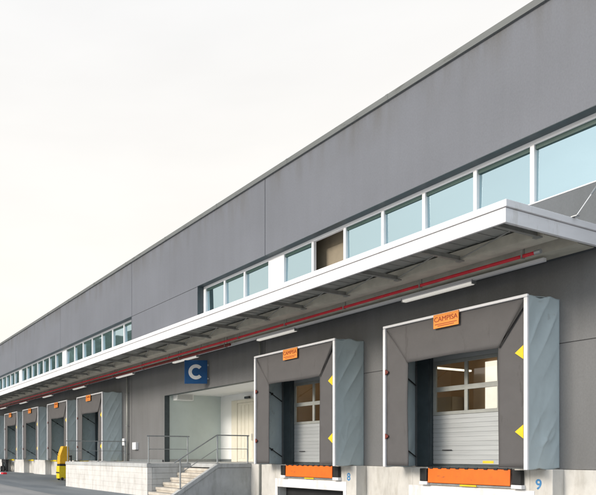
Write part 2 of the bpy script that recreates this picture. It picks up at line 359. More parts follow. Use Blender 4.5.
# hills behind the yard: they stand behind the camera and show only as reflections
mb = MB()
def hill(u, t):
    a = R(178 + 84*u); r = 900+900*t
    hmax = 330*(1-.72*u)*(1+.35*mnoise.noise(Vector((u*7, 1.3, 0)))+.18*mnoise.noise(Vector((u*23, 4, 0))))
    return (r*math.cos(a), r*math.sin(a), -2+hmax*math.sin(math.pi*min(1, t*1.0))**.8+12*mnoise.noise(Vector((u*60, t*9, 2))))
mb.grid(hill, 90, 14)
tag(mb.build('hills', 'hill', smooth=True), 'wooded hills far behind the yard', kind='structure')

# ------------------------------------------------------------------ warehouse
wh = thing('warehouse', 'long grey warehouse with white window bands above its truck docks', 'warehouse', (0, W, 0))
wh.location = (0, 0, 0)
holes = [(x-1.3, x+1.3, 1.2, 4.2) for x in DOCKS] + [(-24.03, -17.35, 1.2, 4.2)]
vj = [(x-.012, x+.012, 0, 20) for x in JX]
zj = [(-17.05+.012, XR, 3.82, 3.84)]
mb = MB()
# split the lower wall in two so that the horizontal joint does not overlap door holes
dh = sorted([h for h in holes if h[0] > -17.05])
segs = []; x = -17.05+.012
for h in dh: segs.append((x, h[0])); x = h[1]
segs.append((x, XR)); segs = [(a, b, 3.82, 3.84) for a, b in segs]
lowz = 5.6
panels(mb, XL, XR, 1.2, lowz, W, W+.25, holes+[(a, b, 0, 20) for a, b, *_ in vj]+segs)
mb.build('wall', 'lower', wh)
WIN = [(-21.33, XR-.5), (XL+1, -27.33)]
mb = MB()
hj = [(-27.28, -21.33, 8.455, 8.475)]
uh = [(a, b, 6.97, 8.49) for a, b in WIN]
panels(mb, XL, -21.33, 5.6, 11.19, W, W+.25, uh+vj+hj)
panels(mb, -21.33, XR, 8.49, 11.19, W, W+.25, vj)
mb.build('wall', 'upper', wh)
mb = MB(); panels(mb, -21.33, XR, 5.6, 6.97, W, W+.25, vj); mb.box(XR-.5, XR, W, W+.25, 6.97, 8.49)
mb.build('wall', 'spandrel', wh)
for b_ in [(x-.05, x+.05, z0, z1) for x in JX for z0, z1 in ((1.2, 6.9), (8.52, 11.1))]+[(a, b, 3.80, 3.86) for a, b, *_ in segs]+[(-27.25, -21.4, 8.44, 8.487)]:
    mb = MB(); mb.box(b_[0], b_[1], W+.02, W+.055, b_[2], b_[3]); mb.build('joint_seal', 'joint', wh)
mb = MB()   # concrete plinth
panels(mb, XL, XR, -.3, 1.19, W-.06, W+.25, [])
mb.build('plinth', 'conc', wh, bevel=.012)
mb = MB(); mb.box(XL, XR, W+.25, 60, 8.6, 11.1); mb.box(XL, XL+.3, W+.26, 60, 0, 8.6); mb.box(XR-.3, XR, W+.26, 60, 0, 8.6); mb.build('roof', 'inner', wh)
mb = MB()
x = XR+.1
while x > XL:                # flashing in lengths with a lap joint
    mb.box(x-3.99, x, W-.07, W+.6, 11.175, 11.335); mb.box(x-4.03, x-3.95, W-.075, W+.6, 11.172, 11.339); x -= 4.0
mb.build('roof_trim', 'trim', wh)
# window bands
PR = random.Random(4)
def band(x0, x1, mull, wide, openpane=None):
    fr = MB(); yf0, yf1 = W+.30, W+.42
    fr.box(x0, x1, yf0, yf1, 6.98, 7.07); fr.box(x0, x1, yf0, yf1, 8.385, 8.487)
    for m_ in mull: fr.box(m_-.045, m_+.045, yf0-.004, yf1, 7.07, 8.385)
    for a, b in wide: fr.box(a, b, yf0-.012, yf1, 7.07, 8.385)
    fr.box(x0, x1, yf0-.31, yf0-.002, 6.952, 6.978)
    tm = MB(); tm.box(x0, x1, W+.002, yf0-.002, 8.478, 8.492); tm.box(x0, x0+.012, W+.002, yf0-.002, 6.98, 8.477); tm.box(x0, x1, W+.251, yf1+.02, 8.488, 8.6); tm.build('window_shade_lining', 'frame', wh)  # dark lining: shade of the recess put into soffit and reveal colour
    f = fr.build('window_frame', 'white', wh, bevel=.006)
    ed = sorted([(m_-.045, m_+.045) for m_ in mull]+list(wide))
    k = 0
    for (a0, a1), (b0, b1) in zip(ed, ed[1:]):
        if b0-a1 < .2: continue
        k += 1
        if openpane and a1-.02 < openpane < b0+.02:
            fl = MB(); fl.box(a1+.01, b0-.01, yf1+.42, yf1+.45, 7.12, 8.2); fl.build('shutter', 'inner', f); continue
        q = MB(); q.box(a1+.001, b0-.001, yf0+.05, yf0+.105, 8.285, 8.384); q.build('painted_reflection', 'refl_strip', f)  # strip standing in for the soffit's dark reflection in the pane
        g = MB(); g.box(a1+.001, b0-.001, yf0+.09, yf0+.105, 7.071, 8.284)
        ta, tb = PR.uniform(-.014, .014), PR.uniform(-.02, .02)       # no two panes hang quite true
        for q in g.b.verts: q.co.y += (q.co.x-(a1+b0)/2)*ta+(q.co.z-7.66)*tb
        g.build('pane', 'glassw', f)
KX = 1.0215
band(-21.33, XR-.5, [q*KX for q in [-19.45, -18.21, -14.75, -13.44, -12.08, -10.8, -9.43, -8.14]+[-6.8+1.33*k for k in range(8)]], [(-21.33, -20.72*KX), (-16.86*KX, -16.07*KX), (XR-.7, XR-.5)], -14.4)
x = -27.33; mull = []; wide = [(-27.40, -27.33)]
p = 1.205
for wx in (-37.6, -47.55, -57.4, -66.2):
    st = wide[-1][0]; n = 7; d = (st-(wx+.38))/n
    mull += [st-d*k for k in range(1, n)]; wide.append((wx-.38, wx+.38))
wide.append((XL+1, XL+1.5)); mull += [wide[-2][0]-1.2*k for k in range(1, 8)]
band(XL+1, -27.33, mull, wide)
mb = MB(); mb.box(-16.4, -13.0, W+.9, W+.93, 6.9, 8.6); mb.build('inner_wall', 'inner', wh)

# dock doors (parts of the warehouse), the two nearest are glazed
def dock_door(xc, near):
    f = MB()
    f.box(xc-1.3, xc-1.12, W+.10, W+.23, 1.2, 4.2) if not near else f.box(xc-1.3, xc-1.295, W+.10, W+.23, 1.2, 4.2)
    f.box(xc+1.28, xc+1.3, W+.10, W+.23, 1.2, 4.2)
    f.box(xc-1.3, xc-1.28, W+.001, W+.099, 1.2, 4.2)
    f.box(xc-1.62, xc-1.3, W-.035, W-.002, 1.2, 4.5); f.box(xc+1.3, xc+1.62, W-.035, W-.002, 1.2, 4.5); f.box(xc-1.3, xc+1.3, W-.035, W-.002, 4.2, 4.5)
    f.box(xc-1.28, xc+1.28, W+.10, W+.2, 1.2, 1.265)
    f.build('door_frame', 'frame', wh)
    y0, y1 = W+.12, W+.17
    if not near:
        mb = MB(); z = 1.27
        while z < 4.15: mb.box(xc-1.27, xc+1.27, y0, y1, z+.004, min(4.19, z+.246)); z += .25
        mb.box(xc-1.27, xc+1.27, y0+.01, y1+.02, 1.27, 4.19)
        d = mb.build('door', 'doorg', wh, bevel=.006)
        h = MB(); h.box(xc-.12, xc+.12, y0-.04, y0-.001, 1.5, 1.56); h.build('handle', 'black', d); return
    mb = MB(); z = 1.27; n = 11; dz = (2.50-1.27)/n
    for k in range(n): mb.box(xc-1.28, xc+1.28, y0, y1, z+dz*k+.006, z+dz*(k+1)-.006)
    mb.box(xc-1.28, xc+1.28, y0+.012, y1+.01, 1.27, 2.50)
    d = mb.build('door', 'doorp', wh, bevel=.004)
    mb = MB(); mb.box(xc-1.28, xc+1.28, y0, y1, 3.86, 4.19); mb.build('top_section', 'doorp', d)
    fr = MB()
    for z0, z1 in ((2.502, 2.585), (3.09, 3.21), (3.77, 3.857)): fr.box(xc-1.28, xc+1.28, y0-.006, y1, z0, z1)
    for x in (xc-1.28, xc-.44, xc+.36, xc+1.20):
        for z0, z1 in ((2.585, 3.09), (3.21, 3.77)): fr.box(x, x+.085, y0-.003, y1, z0, z1)
    fr.build('window_frame', 'lightrail', d, bevel=.004)
    for x0, x1 in ((xc-1.195, xc-.44), (xc-.355, xc+.36), (xc+.445, xc+1.20)):
        for z0, z1 in ((2.585, 3.09), (3.21, 3.77)):
            g = MB(); g.box(x0, x1, y0+.02, y0+.026, z0, z1); g.build('pane', 'glassc', d)
    s = MB(); s.box(xc+.02, xc+.28, y0-.004, y0-.001, 1.30, 1.36); s.build('sticker', 'stickr', d)
    h = MB(); h.tube([(xc-1.0, y0-.03, 1.62), (xc-.75, y0-.03, 1.62)], .012); h.build('handle', 'black', d)
for i, x in enumerate(DOCKS): dock_door(x, i < 2)
# hall behind the two glazed doors
mb = MB(); mb.box(-17.0, 1, W+.26, 20, 1.0, 1.19); mb.build('floor', 'concd', wh)
mb = MB(); mb.box(-17.0, 1, 19.0, 19.2, 1.2, 6.6); mb.box(-17.1, -17.0, W+.26, 19.2, 1.2, 6.6); mb.box(1, 1.1, W+.26, 19.2, 1.2, 6.6); mb.build('inner_wall', 'tan', wh)
mb = MB(); mb.box(-17.0, 1, W+.26, 19, 5.5, 5.6); mb.build('inner_ceiling', 'tan', wh)
mb = MB(); mb.box(-12.46, -10.6, 18.93, 18.99, 2.2, 4.45); mb.build('light_panel', 'dayopen', wh)
mb = MB(); mb.box(-12.13, -12.07, 16.0, 17.7, 4.02, 4.07); mb.build('lamp_or_fill', 'tube', wh)
for xx in (-15.5, -12.5, -9.0, -5.5):  # out-of-sight emitters added to brighten the room behind the door glass
    mb = MB(); mb.box(xx-.9, xx+.9, 14.9, 15.02, 5.40, 5.46); mb.build('lamp_or_fill', 'hall', wh)
mb = MB(); mb.box(-16.6, -13.2, 18.4, 18.95, 1.2, 3.4); mb.build('inner_wall', 'inner', wh)
# entrance recess with its door
mb = MB(); mb.box(-24.2, -24.06, W+.251, 17.2, 1.2, 4.4); mb.build('recess_wall', 'recess', wh)
mb = MB(); mb.box(-24.2, -17.1, 17.05, 17.2, 1.2, 4.4); mb.box(-17.34, -17.2, W+.251, 17.05, 1.2, 4.4); mb.build('recess_wall', 'ceil', wh)
mb = MB(); mb.box(-24.2, -17.1, W+.251, 17.05, 4.29, 4.4); mb.build('recess_ceiling', 'ceil', wh)
mb = MB(); mb.box(-24.2, -17.1, W+.2, 17.05, 1.0, 1.199); mb.build('recess_floor', 'concd', wh)
mb = MB(); mb.box(-24.03, -24.018, W-.004, W+.255, 1.2, 4.2); mb.box(-24.018, -17.35, W-.004, W+.255, 4.193, 4.2); mb.build('opening_trim', 'frame', wh)
mb = MB(); mb.box(-23.15, -22.72, 16.99, 17.048, 1.2, 4.0); mb.box(-20.4, -20.1, 16.99, 17.048, 1.2, 4.0); mb.box(-22.72, -20.4, 16.99, 17.048, 3.86, 4.0)
fr = mb.build('door_frame', 'cream', wh, bevel=.01)
for a, b in ((-22.70, -21.57), (-21.55, -20.42)):
    mb = MB(); mb.box(a, b, 17.01, 17.04, 1.22, 3.85)
    for q in range(4): mb.box(a+.06+q*.27, a+.06+q*.27+.21, 16.995, 17.009, 1.35, 3.75)
    d = mb.build('door', 'cream', wh, bevel=.006)
mb = MB(); mb.tube([(-21.62, 16.95, 2.15), (-21.62, 16.95, 2.45)], .015); mb.build('handle', 'steel', d)
mb = MB(); mb.box(-24.055, -24.03, W+.27, 17.03, 1.2, 1.32); mb.box(-24.02, -23.17, 17.02, 17.045, 1.2, 1.32); mb.build('skirting', 'railm', wh)
mb = MB(); mb.box(-27.4, -24.1, W-.085, W-.062, 1.2, 1.31); mb.build('skirting', 'railm', wh)

# ------------------------------------------------------------------ canopy
cp = thing('canopy', 'long flat white edged canopy projecting over the truck docks', 'canopy', (0, 0, 0))
CX, CY = -6.70, 10.73
mb = MB(); x = CX
while x > XL: mb.box(max(XL, x-3.997), x, CY, CY+.06, 5.55, 5.805); x -= 4.0
mb.box(CX-.06, CX-.0005, CY+.06, W-.002, 5.55, 5.805)
mb.build('fascia', 'fascia', cp, bevel=.006)
mb = MB(); mb.box(XL, CX+.03, CY-.03, CY+.05, 5.815, 5.94); mb.box(CX-.05, CX+.03, CY+.05, W-.002, 5.815, 5.94)
mb.build('fascia_cap', 'fascia', cp, bevel=.008)
mb = MB(); mb.box(XL, CX-.05, CY+.05, W-.002, 5.84, 5.92); mb.build('roof_sheet', 'white', cp)
mb = MB(); x = CX-.1
while x > XL+1:
    mb.box(x-.05, x-.02, CY+.065, W-.004, 5.805, 5.819); x -= .30
mb.box(XL, CX-.062, CY+.064, W-.004, 5.82, 5.839)
mb.build('deck', 'deck', cp)
mb = MB(); mb.box(XL, CX-.12, 12.03, 12.50, 5.565, 5.60); mb.box(XL, CX-.12, 13.12, 13.68, 5.565, 5.60)
mb.box(XL, CX-.12, 12.03, 12.06, 5.601, 5.78); mb.box(XL, CX-.12, 13.12, 13.15, 5.60, 5.78); mb.box(XL, CX-.12, 12.47, 12.5, 5.601, 5.78)
mb.build('beam', 'soffit', cp)
x = -6.93; k = 0
while x > -62:
    mb = MB()
    mb.box(x-.012, x+.012, CY+.07, 12.015, 5.57, 5.655); mb.box(x-.03, x+.03, CY+.07, 12.015, 5.558, 5.57)
    mb.box(x-.06, x+.06, 11.98, 12.10, 5.540, 5.5575)
    mb.build('rib', 'rib', cp)
    if x < -7.5: mb = MB(); mb.tube([(x+.03, 12.0, 5.585), (x+1.5, 11.35, 5.60)], .013, 6); mb.build('brace', 'rib', cp)
    x -= 1.535; k += 1
tr = thing('tie_rod', 'thin white tie rod slanting from the wall to the canopy end', 'tie rod', (-6.64, W, 7.2))
mb = MB(); mb.tube([(0, 0, 0), (0, -1.24, -1.255)], .008, 8); mb.build('rod', 'white', tr)
mb = MB(); mb.tube([(0, -.5, -.506), (0, -.74, -.749)], .018, 8); mb.build('turnbuckle', 'steel', tr)
mb = MB(); mb.box(-.05, .05, -.02, 0, -.08, .08); mb.box(-.05, .05, -1.30, -1.20, -1.256, -1.24); mb.build('bracket', 'steel', tr)

# pipes and lamps under the canopy
def pipe(name, label, cat, y, z, r, x1, m, hang=2.3):
    t = thing(name, label, cat, (x1, y, z))
    p_ = MB(); p_.tube([(XL-x1, 0, 0), (0, 0, 0)], r, 12); p_.build('pipe', m, t, smooth=True)
    q = -.25
    while x1+q > -60:
        h = MB(); h.box(q-.015, q+.015, -r-.012, -r-.002, -r-.01, 5.78-z); h.box(q-.015, q+.015, r+.002, r+.012, -r-.01, 5.78-z); h.box(q-.015, q+.015, -r-.012, r+.012, -r-.014, -r-.004); q -= hang
        h.build('hanger', 'rib', t)
    return t
rp = pipe('sprinkler_pipe', 'bright red pipe hung below the canopy, ending at its near end', 'pipe', 12.55, 5.44, .035, -7.25, 'red')
mb = MB(); mb.tube([(-.02, 0, 0), (.09, 0, 0)], .045, 12); mb.build('end_cap', 'steel', rp)
pipe('sprinkler_pipe', 'dull dark red pipe running beside the bright one further along the canopy', 'pipe', 12.86, 5.38, .05, -17.6, 'redold', 3.1)
ct = thing('cable_tray', 'long thin white cable channel carrying the lamps under the canopy', 'cable tray', (-7.5, 13.28, 5.46))
mb = MB(); mb.box(XL+7.5, 0, -.05, .05, -.02, .05); mb.build('channel', 'white', ct)
q = -.4
while q > -52: mb = MB(); mb.box(q-.01, q+.01, -.005, .005, .05, .32); mb.build('hanger', 'rib', ct); q -= 2.5
LX = [-9.93, -15.67, -21.2, -26.7, -32.6, -38.1, -43.5, -49.1]
LL = ['nearest long lamp under the canopy, above the dock numbered 9', 'long lamp under the canopy above the shelter beside the stairs', 'long lamp under the canopy above the blue letter C sign',
      'long lamp under the canopy between the C sign and the platform shelter', 'long lamp under the canopy above the shelter partly behind the raised platform',
      'long lamp under the canopy above the yellow machine', 'long lamp under the canopy, last but one towards the far end', 'farthest long lamp visible at the left edge of the photo']
for x, lb in zip(LX, LL):
    t = thing('strip_lamp', lb, 'lamp', (x, 13.28, 5.44), 'strip lamps under the canopy')
    mb = MB(); mb.box(-.92, .92, -.07, .07, -.03, .018); mb.build('housing', 'white', t, bevel=.005)
    mb = MB(); mb.prism([(-.085, -.032), (-.06, -.085), (.06, -.085), (.085, -.032)], 'x', -.9, .9); mb.build('lamp_cover', 'lens', t, bevel=.01)
    mb = MB(); mb.box(-.935, -.921, -.075, .075, -.08, .015); mb.box(.921, .935, -.075, .075, -.08, .015); mb.build('end_cap', 'steel', t)

# ------------------------------------------------------------------ dock shelters
def shelter(xc, seed, label):
    rnd = random.Random(seed)
    t = thing('dock_shelter', label, 'dock shelter', (xc, W, 1.2), 'dock shelters along the facade')
    hw, D, H = 1.73, 1.10, 3.54
    ph = rnd.random()*6; k1 = rnd.uniform(2.6, 3.4); slope = rnd.uniform(.8, 1.15)
    def fold(y, z, sgn, seed2):
        yy = (y+D)/D                      # 0 front, 1 at the wall
        e_ = math.sin(math.pi*min(max(yy, 0), 1))**.6
        top = math.exp(-((z-2.75)/.75)**2); bot = math.exp(-((z-.7)/.75)**2)
        n = mnoise.noise(Vector((yy*1.5+seed2, z*.9, seed)))
        n2 = mnoise.noise(Vector((yy*4+seed2, z*2.2, seed+5)))
        q = z - slope*yy*1.7 + .10*n; mk = min(1, max(0, .5+1.6*mnoise.noise(Vector((yy*.8, z*1.3, seed+11))))); mk2 = min(1, max(0, .4+2*mnoise.noise(Vector((yy*1.2, z*1.1, seed+21)))))
        s1 = math.sin(q*k1*1.5+ph); s1 = 1-2*abs(s1)**.42
        q2 = z - slope*1.1*yy + .5*n2
        s2 = 1-2*abs(math.sin(q2*4.2+ph*2))**.6
        return sgn*e_*(.036*s1*(top+.8*bot)*(.35+.65*mk)+.020*s2*(.2+bot*.6)*mk2+.03*n) 
    for sgn in (-1, 1):
        def f(u, v_):
            y = -D+.02+u*(D-.02); z = .02+v_*(H-.03)
            sag = .035*math.sin(math.pi*u)*(1 if v_ > .98 else 0)*math.sin(u*9+ph)
            zz = z+ (sag if v_ > .98 else 0) + (.03*u if v_ > .9 else 0) + (-.03*abs(math.sin(u*5+ph)) if v_ < .02 else 0)
            return (sgn*hw+fold(y, z, sgn, sgn*3.1), y, zz)
        mb = MB(); mb.grid(f, 40, 110); mb.build('side_curtain', 'cloth', t, smooth=True, solid=.006)
    def ft(u, v_):
        x = -hw+2*hw*u; y = -D+.02+v_*(D-.03)
        return (x, y, H-.01+.02*v_+.03*math.sin(math.pi*v_)*mnoise.noise(Vector((x*2, y*3, seed))))
    mb = MB(); mb.grid(ft, 24, 8); mb.build('top_cover', 'cloth', t, smooth=True, solid=.006)
    xl, xr, zo = -1.07, 1.14, 2.56
    # head curtain, with the mitre at the right corner
    def fh(u, v_):
        z = zo-.0+(H-.05-zo)*v_; right = xr+.03+(hw-.04-xr-.03)*v_; left = xl-.01+(-hw+.03-xl+.01)*v_; x = left+(right-left)*u
        b = .012*mnoise.noise(Vector((x*1.6, z*1.8, seed+9)))
        return (x, -D-.004-b, z+ (.012*math.sin(x*3+ph) if v_ < .01 else 0))
    mb = MB(); mb.grid(fh, 30, 10); mb.build('head_curtain', 'pad', t, smooth=True, solid=.02)
    def fl(u, v_):
        x = xl+(-hw+.03-xl)*u; ztop = zo+(H-.08-zo)*u; z = .03+(ztop-.03)*v_; b = .012*mnoise.noise(Vector((x*2, z*1.1, seed+2)))
        return (x+.01*math.sin(z*2.2+ph)*(1-u), -D+.004-b, z)
    mb = MB(); mb.grid(fl, 8, 26); mb.build('side_flap', 'pad', t, smooth=True, solid=.02)
    def fr_(u, v_):
        x = xr+(hw-.03-xr)*u; ztop = zo+(H-.08-zo)*max(0, u-.04)/.96; z = .03+(ztop-.03)*v_; b = .012*mnoise.noise(Vector((x*2, z*1.1, seed+4)))
        return (x+.01*math.sin(z*1.9+ph)*(1-u), -D+.006-b, z)
    mb = MB(); mb.grid(fr_, 8, 26); mb.build('side_flap', 'pad', t, smooth=True, solid=.02)
    mb = MB(); mb.prism([(xr+.022, zo-.01), (xr+.05, zo-.01), (hw-.045, H-.10), (hw-.045, H-.24)], 'y', -D-.045, -D-.036); mb.build('corner_gap', 'seam', t)
    # white edge profiles
    mb = MB(); mb.box(-hw-.025, hw+.03, -D-.055, -D+.015, H-.055, H+.008); mb.build('edge_profile', 'white', t, bevel=.014)
    mb = MB(); mb.box(-hw-.025, -hw+.045, -D-.054, -D+.014, .0, H-.057); mb.build('edge_profile', 'white', t, bevel=.014)
    mb = MB(); mb.box(hw-.045, hw+.03, -D-.054, -D+.014, -.01, H-.057); mb.build('edge_profile', 'white', t, bevel=.014)
    for z in (.77, 2.38):
        mb = MB(); mb.prism([(hw-.05, z-.14), (hw-.215, z), (hw-.05, z+.14)], 'y', -D-.05, -D-.035); mb.build('marker', 'yellow', t)
        mb = MB(); mb.prism([(-hw+.046, z-.07), (-hw+.046, z+.07), (-hw+.13, z+.02), (-hw+.13, z-.02)], 'y', -D-.05, -D-.028); mb.build('marker', 'darkred', t)
    mb = MB(); mb.box(-.31, .31, -D-.085, -D-.065, H-.33, H-.01)
    b = mb.build('badge', 'badge', t, bevel=.004)
    text('CAMPISA', .155, .002, 'lettering', 'badgetext', b, (0, -D-.089, H-.135), xs=.93, bold=.0)
    mb = MB(); mb.box(-.27, .27, -D-.089, -D-.0855, H-.25, H-.235); mb.box(-.2, .2, -D-.089, -D-.0855, H-.29, H-.275); mb.build('stripe', 'badgetext', b)
    # scissor arms carrying the front frame
    for sgn in (-1, 1):
        for z in (.25, 2.1):
            mb = MB(); mb.tube([(sgn*(hw-.07), -D+.06, z+.55), (sgn*(hw-.07), -.45, z+.22), (sgn*(hw-.07), -.06, z)], .016, 8); mb.tube([(sgn*(hw-.07), -.47, z+.20), (sgn*(hw-.07), -.47, z+.27)], .035, 8)
            mb.build('arm', 'seam', t)
    return t
SLB = ['nearest grey dock shelter, on the dock numbered 9', 'grey dock shelter directly right of the concrete stairs', 'grey dock shelter partly behind the raised concrete platform',
       'grey dock shelter with the yellow machine in front of it', 'grey dock shelter second to the left of the yellow machine', 'grey dock shelter third from the left edge side, badge above a narrow dark opening',
       'farthest grey dock shelter, cut off by the left edge of the photo']
SLB[4] = 'grey dock shelter one bay left of the yellow machine'
SLB[5] = 'grey dock shelter two bays left of the yellow machine'
for i, (x, lb) in enumerate(zip([-9.32, -14.45, -30.13, -35.16, -40.50, -45.36, -50.5], SLB)): shelter(x, i*7+3, lb)

# ------------------------------------------------------------------ concrete dock fronts
BLB = ['nearest pale concrete dock with a truck opening, blue number 9', 'pale concrete dock with a truck opening beside the stairs, blue number 8', 'pale concrete dock block mostly hidden behind the platform',
       'pale concrete dock block just left of the yellow machine', 'pale concrete dock block one bay left of the yellow machine', 'pale concrete dock block two bays left of the yellow machine',
       'farthest concrete dock block, beside the dark hoist at the left edge of the photo']
def dock_front(xc, i):
    t = thing('concrete_dock', BLB[i], 'dock', (xc, W-.06, 0), 'concrete docks')
    F = -.40
    if i < 2:
        mb = MB()
        mb.box(-1.87, -1.42, F, -.002, -.3, 1.195); mb.box(1.42, 1.87, F, -.002, -.3, 1.195); mb.box(-1.42, 1.42, F, -.002, .46, 1.195)
        mb.build('concrete_block', 'conc', t, bevel=.012)
        mb = MB(); mb.box(-1.52, 1.52, F-.014, F-.001, .47, .74); mb.box(-1.52, -1.40, F-.014, F-.001, -.05, .468); mb.box(1.40, 1.52, F-.014, F-.001, -.05, .468)
        mb.build('opening_surround', 'fascia', t, bevel=.004)
        mb = MB(); mb.box(-1.42, 1.42, -.03, -.003, -.1, .46); mb.build('cavity', 'black', t)
        text(('9', '8')[i], .30, .001, 'number', 'bluenum', t, (1.60, F-.003, .87), xs=.85, bold=.006)
    else:
        mb = MB(); mb.box(-1.25, 1.25, F-.02, -.002, -.3, 1.195); mb.build('concrete_block', 'concp', t, bevel=.015)
        mb = MB(); mb.box(1.27, 2.45, -.05, -.004, 1.10, 1.20); mb.build('edge_strip', 'yellow', t)
for i, x in enumerate(DOCKS[:7]): dock_front(x, i)

def leveller(xc, label):
    t = thing('dock_leveller', label, 'dock leveller', (xc, W-.46, 1.2), 'dock levellers with orange lips')
    mb = MB(); mb.prism([(-.10, -.38), (-.115, -.37), (-.105, -.02), (-.085, -.02)], 'x', -1.0, .98); mb.build('lip', 'orange', t, bevel=.004)
    mb = MB(); mb.tube([(-1.0, -.09, -.008), (1.0, -.09, -.008)], .018, 10)
    for q in range(9): mb.box(-.95+q*.225, -.87+q*.225, -.122, -.088, -.035, .012)
    mb.build('hinge', 'seam', t)
    mb = MB(); mb.box(-1.0, 1.0, -.07, .60, -.02, .006); mb.build('deck_plate', 'steel', t)
    for s in (-1, 1):
        mb = MB(); mb.box(s*1.12-.095, s*1.12+.095, -.13, -.004, -.345, -.03); mb.build('bumper', 'seam', t, bevel=.015)
        mb = MB(); mb.box(s*1.12-.105, s*1.12+.115, -.14, -.002, -.43, -.347); mb.build('bracket', 'white', t, bevel=.005)
    mb = MB(); mb.box(-1.0, 1.0, -.06, -.02, -.425, -.395); mb.build('support_bar', 'steel', t)
    mb = MB(); mb.box(-.2, .2, -.075, -.062, -.43, -.392); mb.build('safety_strip', 'yellow', t)
leveller(-9.24, 'nearest orange leveller lip between black bumpers, under a wide silver door')
leveller(-14.34, 'orange leveller lip between black bumpers on the dock right of the stairs')

# ------------------------------------------------------------------ platform and stairs
pf = thing('loading_platform', 'raised concrete platform with a pale front and six steps', 'platform', (-22, 12, 0))
pf.location = (0, 0, 0)
PX0, PX1, PY = -27.8, -19.5, 10.6
mb = MB(); mb.box(PX0, PX1, PY-.02, W-.062, 1.06, 1.2); mb.box(PX1, -17.75, 12.45, W-.062, 1.06, 1.2); mb.build('slab', 'concd', pf, bevel=.008)
mb = MB(); n = 5; dz = 1.055/n
for k in range(n):
    z0 = .0+k*dz+.002; z1 = (k+1)*dz-.002
    x = PX0+.02
    while x < PX1-.03: 
        x1 = min(x+4.14, PX1-.005); mb.box(x+.001, x1-.001, PY, PY+.2, z0 if k else -.3, z1); x = x1
mb.box(PX0+.03, PX1-.03, PY+.012, W-.07, -.3, 1.055)
mb.build('front_wall', 'concp', pf, bevel=.005)
mb = MB()
for k in range(n): mb.box(PX1-.006, PX1+.012, PY+.21, 12.44, k*dz+.004 if k else -.3, (k+1)*dz-.004)
mb.build('side_wall', 'concd', pf, bevel=.004)
mb = MB(); mb.prism([(12.45, 1.055), (W-.062, 1.055), (W-.062, -.3), (10.72, -.3), (10.62, -.05), (10.62, .06)], 'x', -17.87, -17.75); mb.build('side_wall', 'concd', pf, bevel=.006)
mb = MB(); mb.prism([(12.45, 1.205), (W-.063, 1.205), (W-.063, 1.065), (12.45, 1.065), (10.52, -.06), (10.42, .04)], 'x', -17.885, -17.715); mb.build('stringer', 'concd', pf, bevel=.006)
for k in range(6):
    y0 = 12.45-.305*(6-k); z1 = .171*(k+1)
    mb = MB(); mb.box(PX1+.014, -17.89, y0, y0+.34 if k < 5 else 12.45, z1-.10, z1); mb.box(PX1+.014, -17.89, y0+.03, 12.45, z1-.172, z1-.101); mb.build('step', 'tread', pf, bevel=.012)

def rail(label, cat, posts, lines, toe=None):
    t = thing('railing', label, cat, (posts[0][0], posts[0][1], posts[0][2]))
    o = Vector(t.location)
    for p in posts:
        mb = MB(); mb.tube([Vector(p[:3])-o, Vector((p[0], p[1], p[3]))-o], .027, 10); mb.box(p[0]-o.x-.06, p[0]-o.x+.06, p[1]-o.y-.06, p[1]-o.y+.06, p[2]-o.z, p[2]-o.z+.012)
        mb.build('post', 'railm', t, smooth=False)
    for l, r in lines:
        mb = MB(); mb.tube([Vector(p)-o for p in l], r, 10); mb.build('handrail' if r > .018 else 'mid_rail', 'railm', t)
ZR = 2.2
rail('grey tubular railing along the far left edge of the platform', 'railing', [(-27.74, 10.68, 1.2, ZR), (-27.74, 12.3, 1.2, ZR), (-27.74, 13.80, 1.2, ZR)],
     [([(-27.74, 10.6, ZR), (-27.74, 13.85, ZR)], .022), ([(-27.74, 10.68, 1.72), (-27.74, 13.80, 1.72)], .012)])
rail('short level grey railing on the platform edge left of the stairs', 'railing', [(-19.55, 10.68, 1.2, ZR), (-19.55, 12.35, 1.2, ZR)],
     [([(-19.55, 10.60, ZR), (-19.55, 12.42, ZR)], .022), ([(-19.55, 10.68, 1.72), (-19.55, 12.35, 1.72)], .012)])
rail('grey handrail sloping down the right side of the stairs', 'handrail', [(-17.80, 10.95, .36, 1.36), (-17.80, 12.47, 1.205, ZR), (-17.80, 13.78, 1.205, ZR)],
     [([(-17.80, 10.72, 1.24), (-17.80, 10.95, 1.37), (-17.80, 12.45, ZR), (-17.80, 13.84, ZR)], .022), ([(-17.80, 10.95, .88), (-17.80, 12.45, 1.72), (-17.80, 13.78, 1.72)], .012)])

# ------------------------------------------------------------------ small things on the facade
sg = thing('letter_sign', 'square blue sign with a white letter C above the recessed entrance', 'sign', (-20.47, W-.10, 4.83))
sg.rotation_euler = (0, 0, math.atan2(.9054, .4245))
mb = MB(); mb.box(-.91, 0, -.03, .03, -.47, .47); mb.build('board', 'blue', sg, bevel=.008)
# the C as a heavy ring with an opening
mb = MB(); pts = []
for k in range(33):
    a = R(42+k*276/32); pts.append((math.cos(a), math.sin(a)))
ro, ri = .30, .165
vo = [[mb.b.verts.new((-.455+ro*c, yy, ro*s)) for c, s in pts] for yy in (-.038, -.0305)]
vi = [[mb.b.verts.new((-.455+ri*c, yy, ri*s)) for c, s in pts] for yy in (-.038, -.0305)]
for k in range(32):
    mb.b.faces.new((vo[0][k], vo[0][k+1], vi[0][k+1], vi[0][k])); mb.b.faces.new((vo[1][k], vi[1][k], vi[1][k+1], vo[1][k+1]))
    mb.b.faces.new((vo[0][k], vo[1][k], vo[1][k+1], vo[0][k+1])); mb.b.faces.new((vi[0][k], vi[0][k+1], vi[1][k+1], vi[1][k]))
for k in (0, 32): mb.b.faces.new((vo[0][k], vi[0][k], vi[1][k], vo[1][k]))
mb.build('letter', 'sgnw', sg)
